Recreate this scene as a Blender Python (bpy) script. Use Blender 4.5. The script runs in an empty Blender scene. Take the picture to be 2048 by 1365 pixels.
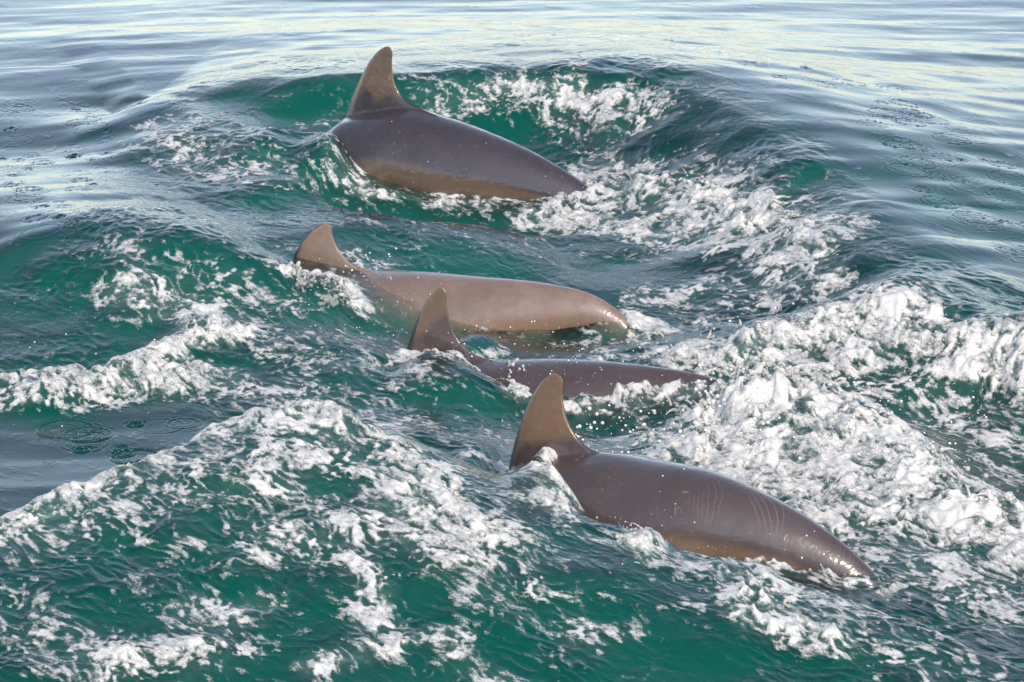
import bpy, bmesh, math, random
import numpy as np
from mathutils import Vector

random.seed(7)
rng = np.random.default_rng(11)
scene = bpy.context.scene
COL = scene.collection
R = math.radians

# ------------------------------------------------------------------ camera
CAM_H, PITCH, FPX = 2.9, R(15.8), 7000.0          # camera 2.9 m above the sea, long lens
cam_d = bpy.data.cameras.new('camera')
cam = bpy.data.objects.new('camera', cam_d)
COL.objects.link(cam)
cam.location = (0, 0, CAM_H)
cam.rotation_euler = (math.pi / 2 - PITCH, 0, 0)
cam_d.sensor_width = 36.0
cam_d.lens = FPX / 2048 * 36.0
cam_d.clip_end = 20000
cam_d.clip_start = 0.05
scene.camera = cam

# ------------------------------------------------------------------ sky, sun, exposure
SUN_EL, SUN_AZ = R(33), R(164)                     # azimuth clockwise from +Y: behind the camera
world = bpy.data.worlds.new('World')
scene.world = world
world.use_nodes = True
wn, wl = world.node_tree.nodes, world.node_tree.links
wn.clear()
w_out = wn.new('ShaderNodeOutputWorld')
w_bg = wn.new('ShaderNodeBackground')
sky = wn.new('ShaderNodeTexSky')
sky.sky_type = 'NISHITA'
sky.sun_disc = False
sky.sun_elevation = SUN_EL
sky.sun_rotation = SUN_AZ
sky.air_density = 0.85
sky.dust_density = 0.6
sky.ozone_density = 1.0
veil = wn.new('ShaderNodeHueSaturation')            # thin high haze greys the whole sky
veil.inputs['Saturation'].default_value = 0.76
wl.new(sky.outputs['Color'], veil.inputs['Color'])
wl.new(veil.outputs['Color'], w_bg.inputs['Color'])
w_bg.inputs['Strength'].default_value = 0.15
wl.new(w_bg.outputs['Background'], w_out.inputs['Surface'])

sun_d = bpy.data.lights.new('sun', 'SUN')
sun_d.energy = 2.5
sun_d.angle = R(6.0)
sun_d.color = (1.0, 0.87, 0.72)
sun = bpy.data.objects.new('sun', sun_d)
COL.objects.link(sun)
sun_dir = Vector((math.sin(SUN_AZ) * math.cos(SUN_EL), math.cos(SUN_AZ) * math.cos(SUN_EL), math.sin(SUN_EL)))
sun.rotation_euler = sun_dir.to_track_quat('Z', 'Y').to_euler()
sun.location = sun_dir * 30

vs = scene.view_settings
vs.view_transform = 'Standard'
vs.look = 'None'
vs.gamma = 1.0
vs.use_curve_mapping = False
vs.exposure = 0.66
cy = scene.cycles
cy.use_denoising = True
cy.max_bounces = 8
cy.transparent_max_bounces = 16
cy.volume_bounces = 1
cy.glossy_bounces = 3
cy.diffuse_bounces = 3
cy.caustics_reflective = False
cy.caustics_refractive = False

# ------------------------------------------------------------------ helpers
FWD = np.array([0, math.cos(PITCH), -math.sin(PITCH)])
UP = np.array([0, math.sin(PITCH), math.cos(PITCH)])
RIGHT = np.array([1.0, 0, 0])


def ray(px, py):
    return FWD + RIGHT * ((px - 1024) / FPX) - UP * ((py - 682.5) / FPX)


def at(px, py, z=0.0):
    """survey helper: the point at height z that the photograph shows at (px, py)"""
    d = ray(px, py)
    k = (z - CAM_H) / d[2]
    return np.array([0, 0, CAM_H]) + d * k


_perm = rng.permutation(512)
_perm = np.concatenate([_perm, _perm])
_ga = rng.uniform(0, 2 * np.pi, 512)
_gx, _gy = np.cos(_ga), np.sin(_ga)


def gnoise(x, y, seed=0):
    """gradient noise, about -1..1"""
    x = x + seed * 17.31
    y = y - seed * 9.77
    xi = np.floor(x).astype(np.int64)
    yi = np.floor(y).astype(np.int64)
    fx, fy = x - xi, y - yi
    u = fx * fx * fx * (fx * (fx * 6 - 15) + 10)
    v = fy * fy * fy * (fy * (fy * 6 - 15) + 10)

    def g(ix, iy, dx, dy):
        k = _perm[(_perm[ix & 511] + iy) & 511]
        return _gx[k] * dx + _gy[k] * dy
    a = g(xi, yi, fx, fy)
    b = g(xi + 1, yi, fx - 1, fy)
    c = g(xi, yi + 1, fx, fy - 1)
    d = g(xi + 1, yi + 1, fx - 1, fy - 1)
    return 1.5 * ((a + (b - a) * u) * (1 - v) + (c + (d - c) * u) * v)


def fbm(x, y, seed=0, octs=4, gain=0.5):
    t, a, f = 0, 1.0, 1.0
    for i in range(octs):
        t = t + a * gnoise(x * f, y * f, seed + i * 3)
        a *= gain
        f *= 2.03
    return t


def sstep(a, b, x):
    t = np.clip((x - a) / (b - a), 0, 1)
    return t * t * (3 - 2 * t)


def poly_dist(x, y, pts):
    """nearest distance, signed side (+ = right-hand side of travel) and interpolated third value"""
    best = np.full(x.shape, 1e9)
    side = np.zeros(x.shape)
    val = np.zeros(x.shape)
    for p, q in zip(pts[:-1], pts[1:]):
        dx, dy = q[0] - p[0], q[1] - p[1]
        L2 = dx * dx + dy * dy + 1e-12
        t = np.clip(((x - p[0]) * dx + (y - p[1]) * dy) / L2, 0, 1)
        ex, ey = x - (p[0] + t * dx), y - (p[1] + t * dy)
        d = np.hypot(ex, ey)
        m = d < best
        best = np.where(m, d, best)
        side = np.where(m, np.sign(ex * dy - ey * dx), side)
        val = np.where(m, p[2] + t * (q[2] - p[2]), val)
    return best, side, val


def mesh_obj(name, verts, faces, mat, parent=None, smooth=True):
    me = bpy.data.meshes.new(name)
    me.from_pydata([tuple(v) for v in verts], [], [tuple(f) for f in faces])
    me.update()
    if smooth:
        me.polygons.foreach_set('use_smooth', [True] * len(me.polygons))
    ob = bpy.data.objects.new(name, me)
    COL.objects.link(ob)
    me.materials.append(mat)
    ob.parent = parent
    return ob


class NT:
    """short hand for node trees"""
    def __init__(self, name):
        self.m = bpy.data.materials.new(name)
        self.m.use_nodes = True
        self.t = self.m.node_tree
        self.t.nodes.clear()
        self.out = self.t.nodes.new('ShaderNodeOutputMaterial')

    def n(self, kind, ins=None, **kw):
        nd = self.t.nodes.new(kind)
        for k, v in kw.items():
            setattr(nd, k, v)
        for k, v in (ins or {}).items():
            self.put(nd.inputs[k], v)
        return nd

    def put(self, sock, v):
        if isinstance(v, bpy.types.NodeSocket):
            self.t.links.new(v, sock)
        elif isinstance(v, bpy.types.Node):
            self.t.links.new(v.outputs[0], sock)
        else:
            sock.default_value = v

    def math(self, op, a, b=0.0, c=0.0, clamp=False):
        nd = self.n('ShaderNodeMath', {0: a, 1: b, 2: c}, operation=op)
        nd.use_clamp = clamp
        return nd.outputs[0]

    def smooth(self, x, lo, hi, tlo=0.0, thi=1.0):
        nd = self.n('ShaderNodeMapRange', {0: x, 1: lo, 2: hi, 3: tlo, 4: thi}, interpolation_type='SMOOTHSTEP')
        return nd.outputs[0]

    def noise(self, vec, scale, detail=4, rough=0.55, dist=0.0):
        nd = self.n('ShaderNodeTexNoise', {'Vector': vec, 'Scale': scale, 'Detail': detail, 'Roughness': rough, 'Distortion': dist})
        return nd.outputs[0]

    def attr(self, name):
        return self.n('ShaderNodeAttribute', attribute_name=name).outputs['Fac']

    def mixc(self, fac, a, b):
        nd = self.n('ShaderNodeMix', data_type='RGBA')
        self.put(nd.inputs[0], fac)
        self.put(nd.inputs[6], a)
        self.put(nd.inputs[7], b)
        return nd.outputs[2]

    def mixs(self, fac, a, b):
        return self.n('ShaderNodeMixShader', {0: fac, 1: a, 2: b}).outputs[0]


# ------------------------------------------------------------------ materials
def water_material():
    w = NT('sea_water')
    pos = w.n('ShaderNodeNewGeometry').outputs['Position']
    cov_a, agit = w.attr('cover'), w.attr('agit')
    # ripples and foam are drawn out along the way the wake runs
    flow = w.n('ShaderNodeMapping', {'Vector': pos, 'Rotation': (0, 0, R(57))}, vector_type='POINT').outputs[0]
    flow = w.n('ShaderNodeMapping', {'Vector': flow, 'Scale': (0.6, 1.0, 1.0)}, vector_type='POINT').outputs[0]
    fine = w.noise(flow, 75, 3, 0.65, 0.4)
    bump = w.n('ShaderNodeBump', {'Height': fine, 'Distance': 0.010})
    w.put(bump.inputs['Strength'], w.math('MULTIPLY', agit, 0.22))
    nrm = bump.outputs[0]
    # --- foam cover: broad shape comes with the mesh, pores and flecks from here
    pores = w.noise(pos, 210, 2, 0.6)
    grain = w.math('ADD', w.math('MULTIPLY', w.math('SUBTRACT', fine, 0.5), 1.5), w.math('MULTIPLY', w.math('SUBTRACT', pores, 0.5), 0.9))
    cover = w.math('ADD', cov_a, w.math('MULTIPLY', grain, w.smooth(cov_a, 0.03, 0.35)))
    cover = w.smooth(cover, 0.08, 1.05, 0.0, 0.96)
    # --- water
    fres = w.n('ShaderNodeFresnel', {'IOR': 1.28, 'Normal': nrm}).outputs[0]
    gloss = w.n('ShaderNodeBsdfGlossy', {'Color': (1, 1, 1, 1), 'Roughness': 0.03, 'Normal': nrm})
    trans = w.n('ShaderNodeBsdfTransparent', {'Color': (1, 1, 1, 1)})
    # clouds of fine bubbles just under the surface
    bub = w.n('ShaderNodeBsdfDiffuse', {'Color': (0.17, 0.28, 0.255, 1)})
    under = w.mixs(w.math('MULTIPLY', w.attr('milk'), w.smooth(fine, 0.3, 0.7, 0.35, 0.95)), trans.outputs[0], bub.outputs[0])
    water = w.mixs(fres, under, gloss.outputs[0])
    fb = w.n('ShaderNodeBump', {'Height': fine, 'Distance': 0.01, 'Strength': 0.25})
    foam = w.n('ShaderNodeBsdfPrincipled', {'Base Color': (0.67, 0.66, 0.645, 1), 'Roughness': 0.6, 'Normal': fb.outputs[0]})
    sh = w.mixs(cover, water, foam.outputs[0])
    w.put(w.out.inputs['Surface'], sh)
    vol = w.n('ShaderNodeVolumePrincipled', {'Color': (0.002, 0.43, 0.355, 1), 'Density': 7.0, 'Anisotropy': 0.0, 'Absorption Color': (0.0, 0.0, 0.0, 1)})
    w.put(w.out.inputs['Volume'], vol.outputs[0])
    return w.m


def dolphin_material(name, base, light, cape, rakes=(), coat=0.09, mott=0.7):
    w = NT(name)
    tc = w.n('ShaderNodeTexCoord').outputs['Object']
    n1 = w.noise(tc, 5, 5, 0.6)
    n2 = w.noise(tc, 45, 4, 0.65)
    f = w.smooth(w.math('ADD', w.math('MULTIPLY', n1, 0.65), w.math('MULTIPLY', n2, 0.35)), 0.35, 0.68)
    col = w.mixc(w.math('MULTIPLY', f, mott), (*base, 1), (*light, 1))
    cp = w.smooth(w.math('ADD', w.attr('cape'), w.math('MULTIPLY', w.math('SUBTRACT', n1, 0.5), 0.7)), 0.25, 0.75)
    col = w.mixc(w.math('MULTIPLY', cp, 0.92), col, w.mixc(f, (*cape, 1), tuple(c * 1.5 for c in cape) + (1,)))  # dark cape; sky sheen on the upper back is painted into its purplish colour
    # pale blotches and fine scratches
    sc = w.n('ShaderNodeMapping', {'Vector': tc, 'Rotation': (0, R(25), 0), 'Scale': (9, 9, 2.2)}).outputs[0]
    scar = w.math('MULTIPLY', w.smooth(w.noise(sc, 3.0, 3, 0.6, 0.5), 0.66, 0.75), 0.45)
    col = w.mixc(scar, col, (0.26, 0.19, 0.14, 1))
    sp = w.math('MULTIPLY', w.smooth(w.noise(tc, 150, 2, 0.5), 0.70, 0.76), 0.5)
    col = w.mixc(sp, col, (0.30, 0.25, 0.21, 1))
    # rake marks: sets of parallel pale lines, in metres along the body and round from the back line
    if rakes:
        a_s, a_d = w.attr('along'), w.attr('round')
        tot = None
        for s0, d0, ang, spc, rx, ry, bend in rakes:
            x = w.math('SUBTRACT', a_s, s0)
            y = w.math('SUBTRACT', a_d, d0)
            c, sn = math.cos(ang), math.sin(ang)
            u = w.math('ADD', w.math('MULTIPLY', x, c), w.math('MULTIPLY', y, sn))
            v = w.math('SUBTRACT', w.math('MULTIPLY', y, c), w.math('MULTIPLY', x, sn))
            uu = w.math('ADD', w.math('ADD', u, w.math('MULTIPLY', w.math('MULTIPLY', v, v), bend)), w.math('MULTIPLY', w.noise(tc, 9, 2, 0.5), 0.045))
            fr = w.math('ABSOLUTE', w.math('SUBTRACT', w.math('FRACT', w.math('DIVIDE', uu, spc)), 0.5))
            line = w.smooth(fr, 0.02, 0.16, 1.0, 0.0)
            e = w.math('ADD', w.math('POWER', w.math('DIVIDE', u, rx), 2.0), w.math('POWER', w.math('DIVIDE', v, ry), 2.0))
            m = w.math('MULTIPLY', line, w.smooth(w.math('ADD', e, w.math('MULTIPLY', w.math('SUBTRACT', n2, 0.5), 1.2)), 0.5, 1.1, 1.0, 0.0))
            tot = m if tot is None else w.math('MAXIMUM', tot, m)
        col = w.mixc(w.math('MULTIPLY', tot, w.smooth(n1, 0.35, 0.65, 0.04, 0.22)), col, (0.34, 0.26, 0.20, 1))
    bmp = w.n('ShaderNodeBump', {'Height': w.math('ADD', w.noise(tc, 28, 3, 0.55, 0.8), w.math('MULTIPLY', n2, 0.3)), 'Distance': 0.006, 'Strength': 0.35})
    rgh = w.smooth(n1, 0.3, 0.7, coat * 0.7, coat * 1.5)
    bs = w.n('ShaderNodeBsdfPrincipled', {'Base Color': col, 'Roughness': 0.45, 'Specular IOR Level': 0.3, 'Coat Weight': 1.0, 'Coat Roughness': rgh,
                                         'Coat IOR': 1.55, 'Coat Normal': bmp.outputs[0]})
    w.put(w.out.inputs['Surface'], bs.outputs[0])
    return w.m


def simple_material(name, col, rough=0.5):
    w = NT(name)
    bs = w.n('ShaderNodeBsdfPrincipled', {'Base Color': (*col, 1), 'Roughness': rough})
    w.put(w.out.inputs['Surface'], bs.outputs[0])
    return w.m


M_WATER = water_material()


def whitewater_material():
    w = NT('whitewater')
    pos = w.n('ShaderNodeNewGeometry').outputs['Position']
    n = w.noise(pos, 60, 4, 0.65, 0.3)
    n2 = w.noise(pos, 18, 3, 0.6, 0.3)
    bmp = w.n('ShaderNodeBump', {'Height': n, 'Distance': 0.01, 'Strength': 0.4})
    dif = w.n('ShaderNodeBsdfDiffuse', {'Color': (0.68, 0.67, 0.66, 1), 'Normal': bmp.outputs[0]})
    trl = w.n('ShaderNodeBsdfTranslucent', {'Color': (0.68, 0.67, 0.66, 1), 'Normal': bmp.outputs[0]})
    gls = w.n('ShaderNodeBsdfGlossy', {'Color': (1, 1, 1, 1), 'Roughness': 0.12, 'Normal': bmp.outputs[0]})
    body = w.mixs(0.35, dif.outputs[0], trl.outputs[0])
    tr = w.n('ShaderNodeBsdfTransparent', {'Color': (0.9, 0.97, 0.95, 1)})
    clear = w.math('MULTIPLY', w.smooth(n2, 0.45, 0.65), w.smooth(n, 0.3, 0.6, 0.1, 0.5))
    body = w.mixs(clear, body, tr.outputs[0])
    fr = w.n('ShaderNodeFresnel', {'IOR': 1.33, 'Normal': bmp.outputs[0]}).outputs[0]
    w.put(w.out.inputs['Surface'], w.mixs(fr, body, gls.outputs[0]))
    return w.m


M_WHITE = whitewater_material()
M_BED = simple_material('silt', (0.03, 0.05, 0.04), 0.9)

# ------------------------------------------------------------------ dolphins (geometry data first: the water needs it)
BODY_A = [0.0, .02, .05, .065, .09, .13, .20, .28, .36, .44, .52, .60, .68, .76, .84, .90, .95, .985]
BODY_R = [.012, .024, .032, .05, .085, .112, .148, .178, .197, .204, .200, .186, .160, .122, .080, .052, .036, .028]
BODY_W = [1.2, 1.15, 1.1, 1.0, .95, .95, .97, 1.0, 1.0, 1.0, .98, .95, .90, .82, .70, .62, .62, .8]   # width / height


def catmull(pts, n):
    pts = np.array(pts, float)
    d = np.r_[0, np.cumsum(np.linalg.norm(np.diff(pts, axis=0), axis=1))]
    P = np.vstack([2 * pts[0] - pts[1], pts, 2 * pts[-1] - pts[-2]])
    out = []
    for t in np.linspace(0, d[-1], n):
        i = min(max(np.searchsorted(d, t) - 1, 0), len(pts) - 2)
        u = (t - d[i]) / max(d[i + 1] - d[i], 1e-9)
        p0, p1, p2, p3 = P[i], P[i + 1], P[i + 2], P[i + 3]
        out.append(0.5 * ((2 * p1) + (p2 - p0) * u + (2 * p0 - 5 * p1 + 4 * p2 - p3) * u * u + (3 * p1 - p0 - 3 * p2 + p3) * u ** 3))
    return np.array(out)


class Dolphin:
    def __init__(s, yaw, centre_px, zc, top_px, lead_px, trail_px, front, size=1.0, length=2.35):
        s.t = np.array([math.cos(R(yaw)), -math.sin(R(yaw)), 0])     # towards the tail
        s.n = np.array([math.sin(R(yaw)), math.cos(R(yaw)), 0])      # across the body, away from the viewer
        s.C = at(*centre_px, zc)
        s.size = size
        L = s.L = length * size
        # back line: forward part by slope, visible part surveyed, tail going on down
        vis = [s.plane(*p) for p in top_px]
        s.fin_s = s.plane(*lead_px[1])[0]
        s.tail_s = vis[-2][0]
        fwd = [(vis[0][0] + a, vis[0][1] + b) for a, b in front][::-1]
        e0, e1 = np.array(vis[-2]), np.array(vis[-1])
        dr = (e1 - e0) / np.linalg.norm(e1 - e0)
        tail = []
        p = e1.copy()
        ang = math.atan2(dr[1], dr[0])
        for k in range(6):
            ang += 0.06
            p = p + 0.12 * np.array([math.cos(ang), math.sin(ang)])
            tail.append(tuple(p))
        line = catmull(fwd + vis + tail, 400)
        d = np.r_[0, np.cumsum(np.linalg.norm(np.diff(line, axis=0), axis=1))]
        i0 = np.argmin(np.hypot(line[:, 0] - vis[0][0], line[:, 1] - vis[0][1]))
        a = 0.43 + (d - d[i0]) / L                                   # body station of each back-line point
        st = np.linspace(max(0.0, a[0]), min(.985, a[-1]), 130)
        s.st = st
        top = np.stack([np.interp(st, a, line[:, 0]), np.interp(st, a, line[:, 1])], 1)
        if a[0] > 0:
            pass
        tg = np.gradient(top, axis=0)
        tg /= np.linalg.norm(tg, axis=1)[:, None]
        nm = np.stack([-tg[:, 1], tg[:, 0]], 1)
        s.r = np.interp(st, BODY_A, BODY_R) * size
        s.w = np.interp(st, BODY_A, BODY_W) * s.r
        s.cen = top - nm * s.r[:, None]
        s.nm = nm
        s.lead = [s.plane(*p) for p in lead_px]
        s.trail = [s.plane(*p) for p in trail_px]
        s.cw = np.array([s.world(c) for c in s.cen])

    def plane(s, px, py):
        d = ray(px, py)
        o = np.array([0, 0, CAM_H])
        k = np.dot(s.C - o, s.n) / np.dot(d, s.n)
        p = o + d * k
        return (float(np.dot(p - s.C, s.t)), float(p[2]))

    def world(s, sz, off=0.0):
        p = s.C + s.t * sz[0] + s.n * off
        return np.array([p[0], p[1], sz[1]])


D_SPECS = [
    Dolphin(28, (850, 338), 0.08,
            [(700, 232), (760, 222), (815, 216), (870, 231), (950, 258), (1030, 290), (1090, 320), (1140, 350), (1180, 378)],
            [(672, 262), (690, 236), (700, 206), (714, 172), (733, 133), (752, 107), (766, 96), (775, 93)],
            [(925, 256), (870, 230), (832, 214), (812, 202), (799, 185), (788, 160), (784, 128), (785, 106), (780, 95)],
            [(-.06, -.04), (-.16, -.13), (-.36, -.30), (-.66, -.48), (-.94, -.60)], 1.04),
    Dolphin(22, (950, 676), -0.085,
            [(600, 545), (680, 540), (745, 543), (840, 546), (950, 555), (1050, 563), (1140, 577), (1200, 598), (1250, 635), (1290, 680)],
            [(560, 562), (578, 538), (588, 512), (603, 485), (622, 463), (640, 451), (651, 447)],
            [(830, 556), (770, 547), (730, 540), (706, 529), (686, 511), (672, 490), (664, 468), (663, 455), (656, 448)],
            [(-.06, -.04), (-.16, -.11), (-.36, -.24), (-.66, -.38), (-.98, -.50)], 1.0),
    Dolphin(22, (1150, 850), -0.13,
            [(830, 722), (910, 718), (990, 722), (1100, 720), (1200, 724), (1300, 734), (1390, 748), (1450, 770), (1510, 808)],
            [(795, 745), (808, 715), (818, 684), (832, 645), (848, 612), (865, 588), (879, 576)],
            [(1080, 732), (1010, 726), (966, 716), (940, 702), (917, 680), (902, 648), (894, 615), (893, 588), (886, 576)],
            [(-.06, -.045), (-.16, -.12), (-.36, -.25), (-.66, -.40), (-.98, -.52)], 0.95),
    Dolphin(28, (1360, 1080), 0.07,
            [(1040, 930), (1110, 912), (1190, 906), (1300, 924), (1400, 942), (1500, 979), (1600, 1030), (1680, 1085), (1735, 1135), (1790, 1195)],
            [(1000, 990), (1014, 955), (1022, 915), (1036, 862), (1055, 810), (1078, 770), (1098, 751), (1107, 747)],
            [(1310, 936), (1245, 920), (1205, 909), (1176, 896), (1150, 868), (1132, 832), (1125, 790), (1126, 762), (1115, 748)],
            [(-.06, -.045), (-.16, -.12), (-.36, -.26), (-.66, -.42), (-.98, -.54)], 0.98),
]

# ------------------------------------------------------------------ the sea surface
# crest lines: (px, py, height); then width behind, width in front, gain
CRESTS = [
    # wall of water standing behind the far dolphin and running down to the right
    ([(220, 235, .05), (300, 205, .10), (400, 178, .16), (520, 162, .20), (650, 156, .23), (800, 154, .24), (960, 156, .24),
      (1120, 160, .24), (1280, 187, .23), (1400, 237, .20), (1520, 302, .18), (1640, 392, .15), (1740, 490, .09)], 1.15, .22, 1.0),
    ([(1180, 178, .04), (1400, 240, .09), (1520, 306, .11), (1640, 396, .11), (1740, 492, .09), (1860, 575, .05)], .5, .42, 1.0),
    # hump over the far dolphin's head
    ([(330, 262, .08), (430, 275, .12), (540, 290, .14), (640, 300, .12)], .16, .26, 1.0),
    # hump over the second dolphin's head
    ([(270, 500, .10), (360, 520, .12), (470, 545, .11), (570, 570, .04)], .20, .26, 1.0),
    # low swell left of the first two dolphins
    ([(-80, 415, .13), (120, 410, .15), (300, 425, .13), (430, 440, .08)], .75, .55, 1.0),
    # water heaped along the far dolphin's near side, and the troughs between the animals
    ([(600, 405, .08), (740, 425, .11), (950, 432, .11), (1120, 455, .08)], .06, .34, 1.0),
    ([(620, 520, -.06), (800, 528, -.08), (1050, 545, -.08), (1200, 570, -.05)], .25, .15, 1.0),
    ([(800, 690, -.03), (1000, 690, -.05), (1200, 690, -.03)], .12, .12, 1.0),
    ([(950, 830, -.03), (1150, 870, -.06), (1350, 890, -.05)], .15, .12, 1.0),
    # second wave on the right
    ([(1500, 520, .05), (1620, 525, .09), (1740, 560, .13), (1860, 600, .15), (1980, 645, .15), (2120, 705, .14)], .35, .18, 1.0),
    # wave thrown up by the third dolphin's tail
    ([(1280, 700, .03), (1400, 690, .07), (1520, 655, .13), (1650, 640, .15), (1770, 628, .17), (1850, 668, .15), (1940, 706, .13), (2120, 730, .13)], .12, .22, 1.0),
    # big splash behind the near dolphin
    ([(1425, 880, .04), (1440, 830, .10), (1490, 790, .16), (1580, 785, .17), (1680, 810, .16), (1760, 850, .15), (1850, 930, .12), (1960, 1010, .09), (2120, 1080, .06)], .09, .25, 1.0),
    # ridge in front of the third and fourth dolphins
    ([(640, 690, .06), (720, 720, .06), (780, 745, .02)], .16, .2, 1.0),
    ([(850, 880, .07), (930, 920, .06), (990, 950, .02)], .16, .2, 1.0),
    # near bow wave
    ([(-140, 1110, .26), (0, 1052, .28), (130, 990, .30), (250, 950, .31), (370, 908, .33), (460, 866, .35), (560, 838, .36), (650, 848, .34),
      (760, 888, .27), (850, 940, .17), (950, 990, .06), (1040, 1030, .0)], .12, .72, 1.0),
    # water running down from the near dolphin's flank
    ([(960, 1090, .05), (1200, 1165, .09), (1450, 1210, .09), (1750, 1290, .09), (2100, 1400, .09)], .07, .45, 1.0),
    # foam bank at left
    ([(-60, 765, .03), (120, 765, .05), (290, 725, .045), (400, 672, .045), (470, 690, .02)], .05, .08, 1.0),
]
# whitewater that stands up in lumps: line, half width, height
SURGE = [
    ([(1425, 880), (1430, 830), (1480, 795), (1560, 785), (1640, 805)], .13, .07),
    ([(1640, 805), (1760, 850), (1850, 940), (1960, 1010)], .13, .06),
    ([(1480, 690), (1530, 660), (1650, 645), (1770, 632), (1850, 670), (1940, 708), (2060, 725)], .08, .05),
    ([(60, 760), (120, 750), (200, 758), (290, 720), (340, 692), (400, 668), (450, 682)], .06, .035),
    ([(100, 778), (200, 775), (300, 765), (385, 757)], .07, .03),
    ([(420, 890), (560, 850), (650, 862), (780, 910), (850, 970)], .10, .018),
    ([(1000, 378), (1150, 372), (1300, 368), (1420, 395), (1560, 455)], .10, .04),
    ([(1270, 1098), (1350, 1092), (1450, 1116), (1560, 1146)], .04, .03),
    ([(1495, 1160), (1530, 1220), (1580, 1260)], .10, .04),
    ([(1130, 828), (1260, 800), (1390, 772)], .06, .05),
]
AGIT_POLY = [(290, 250), (350, 186), (620, 158), (1000, 158), (1280, 190), (1480, 285), (1640, 395), (1760, 510), (1900, 600), (2200, 730),
             (2300, 1500), (-200, 1500), (-200, 1120), (0, 1055), (370, 912), (470, 860), (400, 815), (200, 800), (-150, 790), (-150, 640),
             (60, 560), (170, 470), (150, 400), (240, 330)]
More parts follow.
